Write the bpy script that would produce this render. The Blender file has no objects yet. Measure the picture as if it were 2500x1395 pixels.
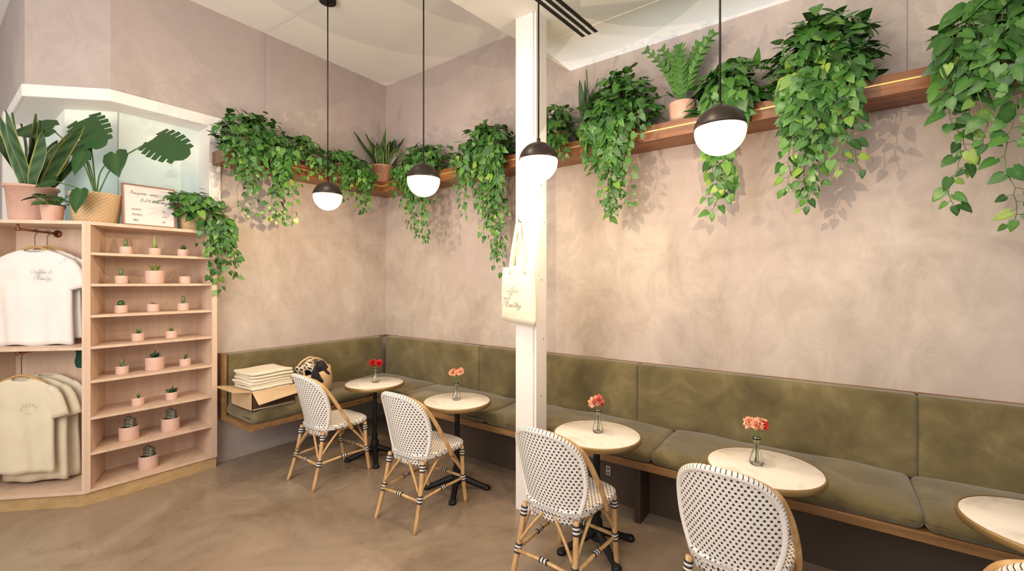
import bpy, math, random
from mathutils import Vector, Matrix
COL=bpy.context.scene.collection
R=random.Random(7)
scene=bpy.context.scene
try:
    scene.view_settings.view_transform='Standard'
except Exception: pass

# ---------------------------------------------------------------- materials
def principled(name):
    m=bpy.data.materials.new(name); m.use_nodes=True
    return m,m.node_tree,m.node_tree.nodes['Principled BSDF']
def mat(name,c,rough=.5,metal=0,emis=None,es=0,trans=0,alpha=1,sheen=0):
    m,t,b=principled(name)
    b.inputs['Base Color'].default_value=(*c,1); b.inputs['Roughness'].default_value=rough
    b.inputs['Metallic'].default_value=metal
    if emis: b.inputs['Emission Color'].default_value=(*emis,1); b.inputs['Emission Strength'].default_value=es
    b.inputs['Transmission Weight'].default_value=trans
    b.inputs['Alpha'].default_value=alpha
    b.inputs['Sheen Weight'].default_value=sheen
    return m
def N(t,typ,**kw):
    n=t.nodes.new(typ)
    for k,v in kw.items(): setattr(n,k,v)
    return n
def ramp(t,stops):
    r=N(t,'ShaderNodeValToRGB'); e=r.color_ramp.elements
    e[0].position=stops[0][0]; e[0].color=(*stops[0][1],1)
    e[1].position=stops[-1][0]; e[1].color=(*stops[-1][1],1)
    for p,c in stops[1:-1]:
        q=e.new(p); q.color=(*c,1)
    return r
def nmat(name,stops,scale=3,stretch=(1,1,1),rough=.5,bump=0,bscale=None,detail=6,dist=0,metal=0,sheen=0,rot=(0,0,0)):
    m,t,b=principled(name)
    tc=N(t,'ShaderNodeTexCoord'); mp=N(t,'ShaderNodeMapping'); mp.inputs['Scale'].default_value=stretch
    mp.inputs['Rotation'].default_value=rot
    t.links.new(tc.outputs['Object'],mp.inputs['Vector'])
    n=N(t,'ShaderNodeTexNoise'); n.inputs['Scale'].default_value=scale; n.inputs['Detail'].default_value=detail
    n.inputs['Roughness'].default_value=.6; n.inputs['Distortion'].default_value=dist
    t.links.new(mp.outputs[0],n.inputs['Vector'])
    r=ramp(t,stops); t.links.new(n.outputs['Fac'],r.inputs[0]); t.links.new(r.outputs[0],b.inputs['Base Color'])
    b.inputs['Roughness'].default_value=rough; b.inputs['Metallic'].default_value=metal
    b.inputs['Sheen Weight'].default_value=sheen
    if bump:
        n2=N(t,'ShaderNodeTexNoise'); n2.inputs['Scale'].default_value=bscale or scale*4; n2.inputs['Detail'].default_value=6
        t.links.new(mp.outputs[0],n2.inputs['Vector'])
        bp=N(t,'ShaderNodeBump'); bp.inputs['Strength'].default_value=bump; bp.inputs['Distance'].default_value=.02
        t.links.new(n2.outputs['Fac'],bp.inputs['Height']); t.links.new(bp.outputs[0],b.inputs['Normal'])
    return m
def plaster(name):
    m,t,b=principled(name)
    tc=N(t,'ShaderNodeTexCoord')
    n1=N(t,'ShaderNodeTexNoise'); n1.inputs['Scale'].default_value=1.2; n1.inputs['Detail'].default_value=11; n1.inputs['Roughness'].default_value=.68; n1.inputs['Distortion'].default_value=.6
    t.links.new(tc.outputs['Object'],n1.inputs['Vector'])
    r1=ramp(t,[(.30,(.37,.30,.25)),(.44,(.45,.38,.33)),(.56,(.505,.435,.385)),(.74,(.59,.52,.465))])
    t.links.new(n1.outputs['Fac'],r1.inputs[0])
    mp=N(t,'ShaderNodeMapping'); mp.inputs['Scale'].default_value=(2.0,2.0,1.3); t.links.new(tc.outputs['Object'],mp.inputs['Vector'])
    n2=N(t,'ShaderNodeTexNoise'); n2.inputs['Scale'].default_value=2.1; n2.inputs['Detail'].default_value=12; n2.inputs['Roughness'].default_value=.75; n2.inputs['Distortion'].default_value=1.0
    t.links.new(mp.outputs[0],n2.inputs['Vector'])
    r2=ramp(t,[(.36,(.39,.39,.39)),(.64,(.61,.61,.61))])
    t.links.new(n2.outputs['Fac'],r2.inputs[0])
    mx=N(t,'ShaderNodeMix',data_type='RGBA',blend_type='OVERLAY'); mx.inputs['Factor'].default_value=.55
    t.links.new(r1.outputs[0],mx.inputs['A']); t.links.new(r2.outputs[0],mx.inputs['B'])
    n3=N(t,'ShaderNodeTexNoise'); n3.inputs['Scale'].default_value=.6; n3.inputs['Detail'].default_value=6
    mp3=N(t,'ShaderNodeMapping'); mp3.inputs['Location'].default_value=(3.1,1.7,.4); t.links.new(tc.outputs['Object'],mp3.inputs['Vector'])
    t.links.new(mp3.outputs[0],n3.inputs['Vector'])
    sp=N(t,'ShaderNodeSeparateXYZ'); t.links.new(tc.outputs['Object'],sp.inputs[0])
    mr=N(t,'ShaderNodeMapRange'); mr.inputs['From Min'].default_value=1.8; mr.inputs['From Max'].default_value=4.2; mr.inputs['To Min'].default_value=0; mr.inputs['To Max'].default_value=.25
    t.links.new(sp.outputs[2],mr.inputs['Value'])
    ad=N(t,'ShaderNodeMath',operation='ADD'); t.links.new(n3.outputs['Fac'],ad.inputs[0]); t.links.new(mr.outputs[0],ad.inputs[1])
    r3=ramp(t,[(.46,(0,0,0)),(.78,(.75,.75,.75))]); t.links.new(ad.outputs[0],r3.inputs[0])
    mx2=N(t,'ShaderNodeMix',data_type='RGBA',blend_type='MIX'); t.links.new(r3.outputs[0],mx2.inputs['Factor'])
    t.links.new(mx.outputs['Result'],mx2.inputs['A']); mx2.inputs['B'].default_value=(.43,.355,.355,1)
    t.links.new(mx2.outputs['Result'],b.inputs['Base Color'])
    b.inputs['Roughness'].default_value=.7
    bp=N(t,'ShaderNodeBump'); bp.inputs['Strength'].default_value=.16; bp.inputs['Distance'].default_value=.02
    t.links.new(n2.outputs['Fac'],bp.inputs['Height']); t.links.new(bp.outputs[0],b.inputs['Normal'])
    return m
M_PL=plaster('plaster')
def floor_mat():
    m,t,b=principled('concrete_floor')
    tc=N(t,'ShaderNodeTexCoord')
    n=N(t,'ShaderNodeTexNoise'); n.inputs['Scale'].default_value=1.1; n.inputs['Detail'].default_value=12; n.inputs['Roughness'].default_value=.70; n.inputs['Distortion'].default_value=.8
    t.links.new(tc.outputs['Object'],n.inputs['Vector'])
    r=ramp(t,[(.30,(.18,.128,.088)),(.44,(.26,.192,.136)),(.56,(.325,.247,.178)),(.72,(.43,.345,.26))]); t.links.new(n.outputs['Fac'],r.inputs[0])
    nd=N(t,'ShaderNodeTexNoise'); nd.inputs['Scale'].default_value=2.0; nd.inputs['Detail'].default_value=5
    t.links.new(tc.outputs['Object'],nd.inputs['Vector'])
    va=N(t,'ShaderNodeVectorMath',operation='MULTIPLY_ADD'); va.inputs[1].default_value=(.5,.5,.5); t.links.new(nd.outputs['Color'],va.inputs[0]); t.links.new(tc.outputs['Object'],va.inputs[2])
    vo=N(t,'ShaderNodeTexVoronoi'); vo.feature='DISTANCE_TO_EDGE'; vo.inputs['Scale'].default_value=.6; t.links.new(va.outputs[0],vo.inputs['Vector'])
    rc_=ramp(t,[(.0,(.7,.7,.7)),(.004,(1,1,1))]); t.links.new(vo.outputs['Distance'],rc_.inputs[0])
    mx=N(t,'ShaderNodeMix',data_type='RGBA',blend_type='MULTIPLY'); mx.inputs['Factor'].default_value=.6
    t.links.new(r.outputs[0],mx.inputs['A']); t.links.new(rc_.outputs[0],mx.inputs['B'])
    t.links.new(mx.outputs['Result'],b.inputs['Base Color'])
    r2=ramp(t,[(.35,(.22,.22,.22)),(.7,(.40,.40,.40))]); t.links.new(n.outputs['Fac'],r2.inputs[0]); t.links.new(r2.outputs[0],b.inputs['Roughness'])
    b.inputs['Coat Weight'].default_value=.15; b.inputs['Coat Roughness'].default_value=.2
    return m
M_FLOOR=floor_mat()
M_CEIL=mat('ceiling_paint',(.86,.83,.79),.8)
M_WHITE=mat('white_paint',(.84,.79,.76),.5)
M_OLIVE=nmat('olive_velvet',[(.30,(.080,.062,.024)),(.46,(.118,.094,.037)),(.56,(.145,.116,.048)),(.72,(.21,.172,.082))],scale=3.6,rough=.9,bump=.35,bscale=7,detail=9,dist=.5,sheen=.3)
M_WALNUT=nmat('walnut_wood',[(.3,(.12,.045,.016)),(.5,(.22,.085,.032)),(.7,(.33,.14,.055))],scale=4,stretch=(.6,6,8),rough=.4,detail=6)
M_WALNUT_Y=nmat('walnut_wood_y',[(.3,(.12,.045,.016)),(.5,(.22,.085,.032)),(.7,(.33,.14,.055))],scale=4,stretch=(6,.6,8),rough=.4,detail=6)
M_OAK=nmat('oak_board',[(.3,(.17,.085,.032)),(.55,(.26,.14,.055)),(.75,(.34,.20,.09))],scale=4,stretch=(.8,3,8),rough=.5)
M_BIRCH=nmat('pink_birch_ply',[(.3,(.62,.44,.325)),(.55,(.69,.51,.39)),(.75,(.75,.58,.465))],scale=3,stretch=(5,5,.5),rough=.5,detail=6)
M_BIRCHB=nmat('birch_plinth',[(.3,(.42,.27,.12)),(.7,(.55,.38,.19))],scale=3,stretch=(3,3,8),rough=.5)
M_MARBLE=nmat('white_marble',[(.36,(.66,.60,.54)),(.46,(.80,.75,.68)),(.8,(.84,.79,.73))],scale=3,rough=.16,detail=8,dist=2.0)
M_BRASS=mat('aged_brass',(.34,.23,.10),.45,.7)
M_BRASSL=mat('bright_brass',(.85,.65,.22),.3,.5)
M_MULL=mat('glass_joint',(.45,.46,.38),.4)
M_BLACK=mat('cast_iron',(.012,.012,.014),.45,.4)
M_BRONZE=mat('dark_bronze',(.045,.035,.03),.4,.6)
M_RATTAN=nmat('rattan_cane',[(.3,(.42,.23,.09)),(.5,(.58,.35,.15)),(.75,(.72,.49,.26))],scale=6,stretch=(4,4,1),rough=.38)
M_BIND_B=mat('black_binding',(.02,.022,.035),.5)
M_BIND_W=mat('white_binding',(.75,.71,.66),.5)
M_TERRA=nmat('terracotta',[(.35,(.42,.20,.12)),(.65,(.56,.30,.20))],scale=6,rough=.8,bump=.1)
M_PINKT=nmat('pale_terracotta',[(.35,(.58,.33,.25)),(.65,(.70,.45,.36))],scale=6,rough=.75)
M_PINK=mat('pink_ceramic',(.73,.50,.42),.55)
M_SOIL=mat('soil',(.03,.02,.012),.95)
M_COTTONW=nmat('white_cotton',[(.3,(.77,.73,.71)),(.7,(.82,.79,.77))],scale=5,rough=.9,bump=.1,bscale=10)
M_CREAM=nmat('cream_cotton',[(.3,(.71,.62,.46)),(.7,(.75,.67,.51))],scale=5,rough=.9,bump=.1,bscale=10)
M_CANVAS=nmat('canvas',[(.3,(.71,.64,.50)),(.7,(.78,.72,.59))],scale=8,rough=.9,bump=.3,bscale=12)
M_INK=mat('black_ink',(.12,.11,.10),.7)
M_INKF=mat('faint_ink',(.25,.22,.17),.7)
M_CARD=nmat('cardboard',[(.3,(.52,.36,.20)),(.7,(.62,.45,.27))],scale=5,rough=.8)
M_CARDD=nmat('printed_cardboard',[(.4,(.045,.02,.014)),(.5,(.07,.03,.02)),(.66,(.12,.06,.04))],scale=4,rough=.6,dist=1)
M_GLASS=mat('clear_glass',(.95,.95,.93),.03,trans=1)
M_STEM=mat('green_stem',(.08,.2,.04),.5)
M_COPPER=mat('copper_pipe',(.30,.13,.07),.35,.8)
M_WOODL=mat('light_wood',(.55,.34,.15),.5)
M_DARK=mat('dark_gap',(.015,.015,.015),.8)
M_SCREW=mat('screw_metal',(.12,.11,.10),.4,.8)
M_RED=mat('red_petal',(.62,.012,.02),.6)
M_PEACH=mat('peach_petal',(.88,.45,.29),.6)
M_CORAL=mat('coral_petal',(.80,.25,.18),.6)
M_OUTLET=mat('outlet_plastic',(.42,.35,.28),.5)
M_NAVY=mat('black_fabric',(.015,.015,.02),.9)
M_GREEN=mat('dark_green_fabric',(.015,.06,.045),.9)
M_SIGN=mat('sign_paper',(.80,.74,.71),.35)
M_SIGNF=mat('sign_frame',(.30,.15,.10),.5)
M_GLOBE=mat('opal_globe',(1,.93,.8),.3,emis=(1,.76,.38),es=1.6)

def weave_mat(name,base,dark,su=.021,sv=.017,dw=.20,dh=.27):
    m,t,b=principled(name)
    uv=N(t,'ShaderNodeUVMap'); uv.uv_map='UVMap'
    sp=N(t,'ShaderNodeSeparateXYZ'); t.links.new(uv.outputs[0],sp.inputs[0])
    def mth(op,a,bv=None):
        n=N(t,'ShaderNodeMath',operation=op)
        for i,x in enumerate((a,bv)):
            if x is None: continue
            if isinstance(x,(int,float)): n.inputs[i].default_value=x
            else: t.links.new(x,n.inputs[i])
        return n.outputs[0]
    v=mth('DIVIDE',sp.outputs[1],sv); fl=mth('FLOOR',v)
    u=mth('ADD',mth('DIVIDE',sp.outputs[0],su),mth('MULTIPLY',fl,.5))
    fu=mth('ABSOLUTE',mth('SUBTRACT',mth('FRACT',u),.5)); fv=mth('ABSOLUTE',mth('SUBTRACT',mth('FRACT',v),.5))
    d=mth('MULTIPLY',mth('LESS_THAN',fu,dw),mth('LESS_THAN',fv,dh))
    mx=N(t,'ShaderNodeMix',data_type='RGBA'); t.links.new(d,mx.inputs['Factor'])
    mx.inputs['A'].default_value=(*base,1); mx.inputs['B'].default_value=(*dark,1)
    t.links.new(mx.outputs['Result'],b.inputs['Base Color']); b.inputs['Roughness'].default_value=.5
    h=mth('ADD',mth('MULTIPLY',fu,fu),mth('MULTIPLY',fv,fv))
    bp=N(t,'ShaderNodeBump'); bp.inputs['Strength'].default_value=.6; bp.inputs['Distance'].default_value=.004; bp.invert=True
    t.links.new(h,bp.inputs['Height']); t.links.new(bp.outputs[0],b.inputs['Normal'])
    return m
M_WEAVE=weave_mat('woven_cane',(.83,.78,.73),(.03,.032,.048),.0222,.0182,.20,.28)
M_BORDER=weave_mat('woven_border',(.83,.78,.73),(.03,.032,.05),.019,.05,.10)
M_BASKET=weave_mat('woven_straw',(.66,.47,.27),(.42,.26,.12),.03,.014)
M_CHECK=weave_mat('checked_fabric',(.74,.68,.58),(.02,.02,.022),.05,.03,.27,.3)
def attr_mat(name,rough=.4,streak=0):
    m,t,b=principled(name)
    a=N(t,'ShaderNodeAttribute'); a.attribute_name='tint'
    if streak:
        tc=N(t,'ShaderNodeTexCoord'); n=N(t,'ShaderNodeTexNoise'); n.inputs['Scale'].default_value=34; n.inputs['Detail'].default_value=3
        t.links.new(tc.outputs['Object'],n.inputs['Vector'])
        r=ramp(t,[(.62,(0,0,0)),(.72,(streak,)*3)]); t.links.new(n.outputs['Fac'],r.inputs[0])
        mx=N(t,'ShaderNodeMix',data_type='RGBA'); t.links.new(r.outputs[0],mx.inputs['Factor'])
        t.links.new(a.outputs['Color'],mx.inputs['A']); mx.inputs['B'].default_value=(.22,.33,.07,1)
        t.links.new(mx.outputs['Result'],b.inputs['Base Color'])
    else: t.links.new(a.outputs['Color'],b.inputs['Base Color'])
    b.inputs['Roughness'].default_value=rough
    return m
M_LEAF=attr_mat('leaf',.38,.25)
M_LEAFP=attr_mat('plain_leaf',.38,0)

# ---------------------------------------------------------------- mesh builder
class MB:
    def __init__(s): s.v=[];s.f=[];s.fm=[];s.fs=[];s.uv=[];s.c=[]
    def add(s,vs,fs,m=0,smooth=True,uv=None,col=None):
        o=len(s.v); s.v+= [tuple(p) for p in vs]
        s.uv+= uv if uv else [(p[0]+p[1]*.3,p[2]+p[1]*.3) for p in vs]
        if isinstance(col,list): s.c+=col
        else: s.c+=[col or (1,1,1)]*len(vs)
        for f in fs:
            s.f.append([i+o for i in f]); s.fm.append(m); s.fs.append(smooth)
    def box(s,lo,hi,m=0):
        x0,y0,z0=lo;x1,y1,z1=hi
        vs=[(x0,y0,z0),(x1,y0,z0),(x1,y1,z0),(x0,y1,z0),(x0,y0,z1),(x1,y0,z1),(x1,y1,z1),(x0,y1,z1)]
        s.add(vs,[(0,3,2,1),(4,5,6,7),(0,1,5,4),(1,2,6,5),(2,3,7,6),(3,0,4,7)],m,False)
    def prism(s,poly,z0,z1,m=0):
        a=sum(poly[i][0]*poly[(i+1)%len(poly)][1]-poly[(i+1)%len(poly)][0]*poly[i][1] for i in range(len(poly)))
        if a<0: poly=poly[::-1]
        n=len(poly)
        vs=[(p[0],p[1],z0) for p in poly]+[(p[0],p[1],z1) for p in poly]
        fs=[list(range(n))[::-1],list(range(n,2*n))]+[(i,(i+1)%n,n+(i+1)%n,n+i) for i in range(n)]
        s.add(vs,fs,m,False)
    def rbox(s,c,size,r=.02,m=0,bulge=0,n=3,mid=5,ax=2,fn=None):
        h=[x/2 for x in size]; r=min(r,min(h)*.999)
        A=[]
        for d in range(3):
            L=[-h[d]+r*(1-math.cos(math.pi/2*i/n)) for i in range(n)]+[-h[d]+r+(2*h[d]-2*r)*i/mid for i in range(mid)]+[h[d]-r+r*math.sin(math.pi/2*i/n) for i in range(n+1)]
            A.append(L)
        idx={};vs=[];fs=[]
        def V(p):
            k=tuple(round(x,6) for x in p)
            if k in idx: return idx[k]
            inn=[max(-h[i]+r,min(h[i]-r,p[i])) for i in range(3)]
            d=Vector([p[i]-inn[i] for i in range(3)])
            nz=sum(1 for x in d if abs(x)>1e-9)
            if nz>1 : d=d.normalized()*r
            q=[inn[i]+d[i] for i in range(3)]
            if bulge:
                o=[i for i in range(3) if i!=ax]
                w=(1-(p[o[0]]/h[o[0]])**4)*(1-(p[o[1]]/h[o[1]])**4)
                q[ax]+=bulge*w*(p[ax]/h[ax])
            if fn: q=fn(q)
            idx[k]=len(vs); vs.append((q[0]+c[0],q[1]+c[1],q[2]+c[2])); return idx[k]
        for d in range(3):
            a,b=[(1,2),(2,0),(0,1)][d]
            for sg in(-1,1):
                for i in range(len(A[a])-1):
                    for j in range(len(A[b])-1):
                        q=[]
                        for (ii,jj) in((i,j),(i+1,j),(i+1,j+1),(i,j+1)):
                            p=[0,0,0];p[d]=sg*h[d];p[a]=A[a][ii];p[b]=A[b][jj]; q.append(V(p))
                        if sg<0:q=q[::-1]
                        if len(set(q))>=3: fs.append(q)
        s.add(vs,fs,m,True)
    def tube(s,path,r,n=8,m=0,caps=True,col=None):
        P=[Vector(p) for p in path]; k=len(P)
        rs=r if isinstance(r,(list,tuple)) else [r]*k
        t0=(P[1]-P[0]).normalized(); up=Vector((0,0,1)) if abs(t0.z)<.9 else Vector((1,0,0))
        x=t0.cross(up).normalized()
        vs=[];uv=[];L=0
        for i in range(k):
            t=(P[min(i+1,k-1)]-P[max(i-1,0)]).normalized()
            x=(x-t*x.dot(t)).normalized(); y=t.cross(x)
            if i: L+=(P[i]-P[i-1]).length
            for j in range(n+1):
                a=2*math.pi*j/n
                vs.append(P[i]+(x*math.cos(a)+y*math.sin(a))*rs[i]); uv.append((L,j/n*2*math.pi*rs[i]))
        fs=[(i*(n+1)+j,i*(n+1)+j+1,(i+1)*(n+1)+j+1,(i+1)*(n+1)+j) for i in range(k-1) for j in range(n)]
        if caps:
            fs.append([j for j in range(n)][::-1]); fs.append([(k-1)*(n+1)+j for j in range(n)])
        s.add(vs,fs,m,True,uv,col)
    def lathe(s,prof,n=24,c=(0,0,0),m=0,col=None,rib=0,nr=8):
        vs=[];uv=[];k=len(prof)
        L=0
        for i,(r,z) in enumerate(prof):
            if i: L+=math.hypot(r-prof[i-1][0],z-prof[i-1][1])
            for j in range(n+1):
                a=2*math.pi*j/n
                rr=r*(1+rib*math.cos(nr*a))
                vs.append((c[0]+rr*math.cos(a),c[1]+rr*math.sin(a),c[2]+z)); uv.append((a*max(p[0] for p in prof),L))
        fs=[(i*(n+1)+j,i*(n+1)+j+1,(i+1)*(n+1)+j+1,(i+1)*(n+1)+j) for i in range(k-1) for j in range(n)]
        s.add(vs,fs,m,True,uv,col)
    def obj(s,name,mats,parent=None,loc=(0,0,0),solid=0,bevel=0,sub=0):
        me=bpy.data.meshes.new(name); me.from_pydata(s.v,[],s.f)
        if not isinstance(mats,(list,tuple)): mats=[mats]
        for m in mats: me.materials.append(m)
        me.polygons.foreach_set('material_index',s.fm); me.polygons.foreach_set('use_smooth',s.fs)
        ul=me.uv_layers.new(name='UVMap')
        li=[0]*len(me.loops); me.loops.foreach_get('vertex_index',li)
        ul.data.foreach_set('uv',[x for i in li for x in s.uv[i]])
        ca=me.color_attributes.new('tint','FLOAT_COLOR','POINT')
        ca.data.foreach_set('color',[x for c in s.c for x in (*c,1)])
        me.update()
        o=bpy.data.objects.new(name,me); COL.objects.link(o); o.location=loc
        if parent: o.parent=parent
        if sub:
            md=o.modifiers.new('Subsurf','SUBSURF'); md.levels=sub; md.render_levels=sub
        if solid:
            md=o.modifiers.new('Solidify','SOLIDIFY'); md.thickness=solid; md.offset=0
        if bevel:
            md=o.modifiers.new('Bevel','BEVEL'); md.width=bevel; md.segments=2; md.limit_method='ANGLE'
        return o
def cr(pts,k=6):
    P=[Vector(p) for p in pts]; P=[P[0]*2-P[1]]+P+[P[-1]*2-P[-2]]; out=[]
    for i in range(1,len(P)-2):
        for j in range(k):
            t=j/k;a,b,c,d=P[i-1:i+3]
            out.append(.5*((2*b)+(c-a)*t+(2*a-5*b+4*c-d)*t*t+(3*b-a-3*c+d)*t**3))
    out.append(P[-2]); return out
def thing(name,label,cat,loc=(0,0,0),rz=0,group=None):
    e=bpy.data.objects.new(name,None); COL.objects.link(e); e.location=loc; e.rotation_euler[2]=rz
    e.empty_display_size=.1
    return tag(e,label,cat,group)
def tag(o,label,cat,group=None):
    o['label']=label; o['category']=cat
    if group:o['group']=group
    return o
def struct(o,label=None,cat=None):
    o['kind']='structure'
    return o
def text(body,size,m,parent,mtx,shear=0,name='lettering',align='CENTER',space=1,bold=0):
    cu=bpy.data.curves.new('t','FONT'); cu.body=body; cu.size=size; cu.shear=shear; cu.align_x=align; cu.space_line=space
    cu.extrude=.0006; cu.offset=bold
    ob=bpy.data.objects.new('t',cu); COL.objects.link(ob)
    bpy.context.view_layer.update()
    me=bpy.data.meshes.new_from_object(ob.evaluated_get(bpy.context.evaluated_depsgraph_get()))
    bpy.data.objects.remove(ob)
    me.materials.clear(); me.materials.append(m)
    o=bpy.data.objects.new(name,me); COL.objects.link(o); o.parent=parent; o.matrix_local=mtx
    return o
STR={'C':([[(.9,.85),(.6,1),(.2,.7),(.1,.35),(.35,0),(.8,.15)]],.8),
'o':([[(0,.2),(.3,.5),(.1,.2),(.3,0),(.55,.2),(.4,.48),(.75,.4)]],.62),
'f':([[(0,.1),(.4,.6),(.6,1.05),(.4,1.05),(.3,.5),(.12,-.4),(.35,-.3),(.3,.1),(.6,.25)]],.5),
'e':([[(0,.1),(.4,.25),(.42,.45),(.2,.45),(.1,.15),(.3,0),(.65,.2)]],.58),
'a':([[(.55,.45),(.2,.45),(.08,.15),(.3,0),(.5,.3),(.55,.45),(.5,.1),(.75,.1)]],.68),
'n':([[(0,0),(.15,.45),(.15,0),(.4,.45),(.5,.35),(.5,0),(.72,.12)]],.68),
'd':([[(.5,.4),(.2,.42),(.08,.12),(.3,0),(.5,.3),(.68,1.05),(.52,.1),(.75,.1)]],.72),
'P':([[(.15,-.1),(.38,1.05)],[(.0,.75),(.5,1.08),(.85,.85),(.65,.5),(.28,.42)]],.8),
'l':([[(0,.1),(.35,.8),(.3,1.05),(.15,.7),(.15,.1),(.45,.1)]],.42),
't':([[(.25,.95),(.15,.1),(.3,0),(.55,.2)],[(-.1,.62),(.55,.70)]],.5),
'y':([[(0,.4),(.15,.05),(.45,.42),(.38,-.1),(.1,-.5),(-.05,-.3),(.7,.15)]],.62),
'h':([[(0,.1),(.3,1.05),(.13,0),(.35,.45),(.5,.35),(.5,0),(.7,.1)]],.62),
'A':([[(0,0),(.35,1.0),(.55,0)],[(.1,.4),(.5,.42)]],.75),
'g':([[(.5,.4),(.2,.42),(.08,.12),(.3,0),(.5,.3),(.45,-.4),(.15,-.35)]],.65),
'w':([[(0,.42),(.12,0),(.3,.35),(.42,0),(.62,.42)]],.75),
'i':([[(.1,.42),(.15,0),(.35,.1)],[(.15,.62),(.17,.66)]],.38),
's':([[(.4,.42),(.15,.38),(.35,.18),(.05,.0)]],.5),
'B':([[(.1,0),(.2,1.0)],[(.05,.95),(.5,.98),(.55,.7),(.22,.55)],[(.22,.55),(.65,.45),(.55,.05),(.05,.0)]],.8),
'm':([[(0,0),(.1,.42),(.12,0),(.3,.42),(.35,0),(.52,.42),(.6,0),(.75,.1)]],.85),
'(':([[(.3,1.05),(.08,.5),(.25,-.1)]],.4),')':([[(.1,1.05),(.3,.5),(.05,-.1)]],.4),
'?':([[(.05,.8),(.3,1.05),(.5,.8),(.2,.45),(.2,.25)],[(.18,.03),(.21,.06)]],.6),
'&':([[(.7,0),(.2,.7),(.4,.95),(.5,.7),(.1,.25),(.3,0),(.7,.4)]],.8),' ':([],.45)}
def script(b,body,cap,ox,oz,y,slant=.35,w=.0016,T=None):
    x=ox
    for chx in body:
        st,adv=STR[chx]
        for s_ in st:
            pts=cr([(x+cap*(px+slant*pz),y,oz+cap*pz) for px,pz in s_],4)
            if T: pts=[T(p[0],p[2],p[1]) for p in pts]
            b.tube(pts,w*.5,5)
        x+=adv*cap
def frame(o,x,y,z):
    M=Matrix.Identity(4)
    for i,v in enumerate((x,y,z,o)):
        for j in range(3): M[j][i]=v[j]
    return M

# ---------------------------------------------------------------- room shell
def norm2(p,q):
    d=Vector((q[0]-p[0],q[1]-p[1])).normalized(); return Vector((-d.y,d.x))
def off(pts,d):
    out=[];n=len(pts)
    for i,p in enumerate(pts):
        if i==0: v=norm2(pts[0],pts[1])*d
        elif i==n-1: v=norm2(pts[-2],pts[-1])*d
        else:
            a=norm2(pts[i-1],p);b=norm2(p,pts[i+1]); bis=(a+b).normalized(); v=bis*(d/bis.dot(a))
        out.append((p[0]+v.x,p[1]+v.y))
    return out
def band(pts,d1,d2): return off(pts,d1)+off(pts,d2)[::-1]
XL,YB=-4.68,3.64; ZC,ZS=4.24,3.68
b=MB(); b.box((-8.2,-3.5,-.06),(3.2,YB+.12,0)); struct(b.obj('floor',M_FLOOR))
b=MB(); b.box((XL-.12,YB,0),(3.2,YB+.12,ZC)); struct(b.obj('wall_right',M_PL))
b=MB(); b.box((XL-.12,1.672,0),(XL,YB+.12,ZC)); struct(b.obj('wall_left',M_PL))
WP=[(XL,1.672),(XL,.951),(-5.10,.531),(-8.2,.531)]
b=MB(); b.prism(band(WP,0,-.12),3.2,ZC); struct(b.obj('wall_left_upper',M_PL))
b=MB(); b.box((-8.2,.531,0),(-6.1,.651,3.2)); struct(b.obj('wall_left_side',M_PL))
b=MB(); b.box((-8.2,-3.5,ZC),(3.2,YB+.12,ZC+.06)); struct(b.obj('ceiling',M_CEIL))
b=MB(); b.prism([(-2.0,YB),(-2.9,-3.5),(3.2,-3.5),(3.2,YB)],ZS,ZC-.001); struct(b.obj('ceiling_dropped',M_CEIL))
b=MB(); b.box((.360,YB-.0015,2.92),(.366,YB,ZS)); struct(b.obj('trim_2',mat('plaster_joint',(.33,.27,.25),.8)))
m,t,bs=principled('painted_cove_glow')
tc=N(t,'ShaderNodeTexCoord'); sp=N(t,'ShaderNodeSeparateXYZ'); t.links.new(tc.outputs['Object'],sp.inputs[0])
mr=N(t,'ShaderNodeMapRange'); mr.inputs['From Min'].default_value=3.10; mr.inputs['From Max'].default_value=3.62; mr.inputs['To Min'].default_value=.0; mr.inputs['To Max'].default_value=.42  # emission rising towards the wall paints a light wash on the ceiling
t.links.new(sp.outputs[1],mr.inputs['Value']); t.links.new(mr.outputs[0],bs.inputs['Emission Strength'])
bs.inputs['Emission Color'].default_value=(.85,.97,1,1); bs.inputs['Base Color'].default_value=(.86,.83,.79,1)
b=MB(); b.box((-1.99,3.1,ZS-.003),(3.2,YB,ZS-.0005)); struct(b.obj('ceiling_glow_strip',m))  # thin sheet carrying the painted ceiling glow
# window
WW=[(XL,1.64),(XL,.951),(-5.10,.531),(-6.1,.531)]
win=MB(); win.prism(band([(XL,1.74)]+WW[1:],.018,0),3.15,3.245); win.prism(band(WW,-.001,-.27),3.15,3.198)
win.box((XL-.001,1.635,2.165),(XL+.018,1.73,3.15)); win.box((XL-.27,1.635,2.165),(XL-.001,1.671,3.15))
win.box((-6.16,.50,2.0),(-6.05,.80,3.25))
wf=struct(win.obj('window_1',M_WHITE,bevel=.003))
m,t,bs=principled('glowing_frosted_glass')
tc=N(t,'ShaderNodeTexCoord'); n=N(t,'ShaderNodeTexNoise'); n.inputs['Scale'].default_value=.8; t.links.new(tc.outputs['Object'],n.inputs['Vector'])
r=ramp(t,[(.35,(.33,.43,.42)),(.55,(.47,.56,.53)),(.70,(.72,.72,.61))]); t.links.new(n.outputs['Fac'],r.inputs[0])
t.links.new(r.outputs[0],bs.inputs['Base Color']); t.links.new(r.outputs[0],bs.inputs['Emission Color']); bs.inputs['Emission Strength'].default_value=.38; bs.inputs['Roughness'].default_value=.35  # emission and warm patches paint backlight and reflections into the glass
g=MB(); g.prism(band(WW,-.235,-.25),2.167,3.15); gl=g.obj('glass',m,wf)
g=MB(); q=off(WW,-.232)
g.box((q[1][0]-.004,q[1][1]-.003,2.167),(q[1][0]+.005,q[1][1]+.003,3.15)); g.obj('mullion',M_MULL,wf)
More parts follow.
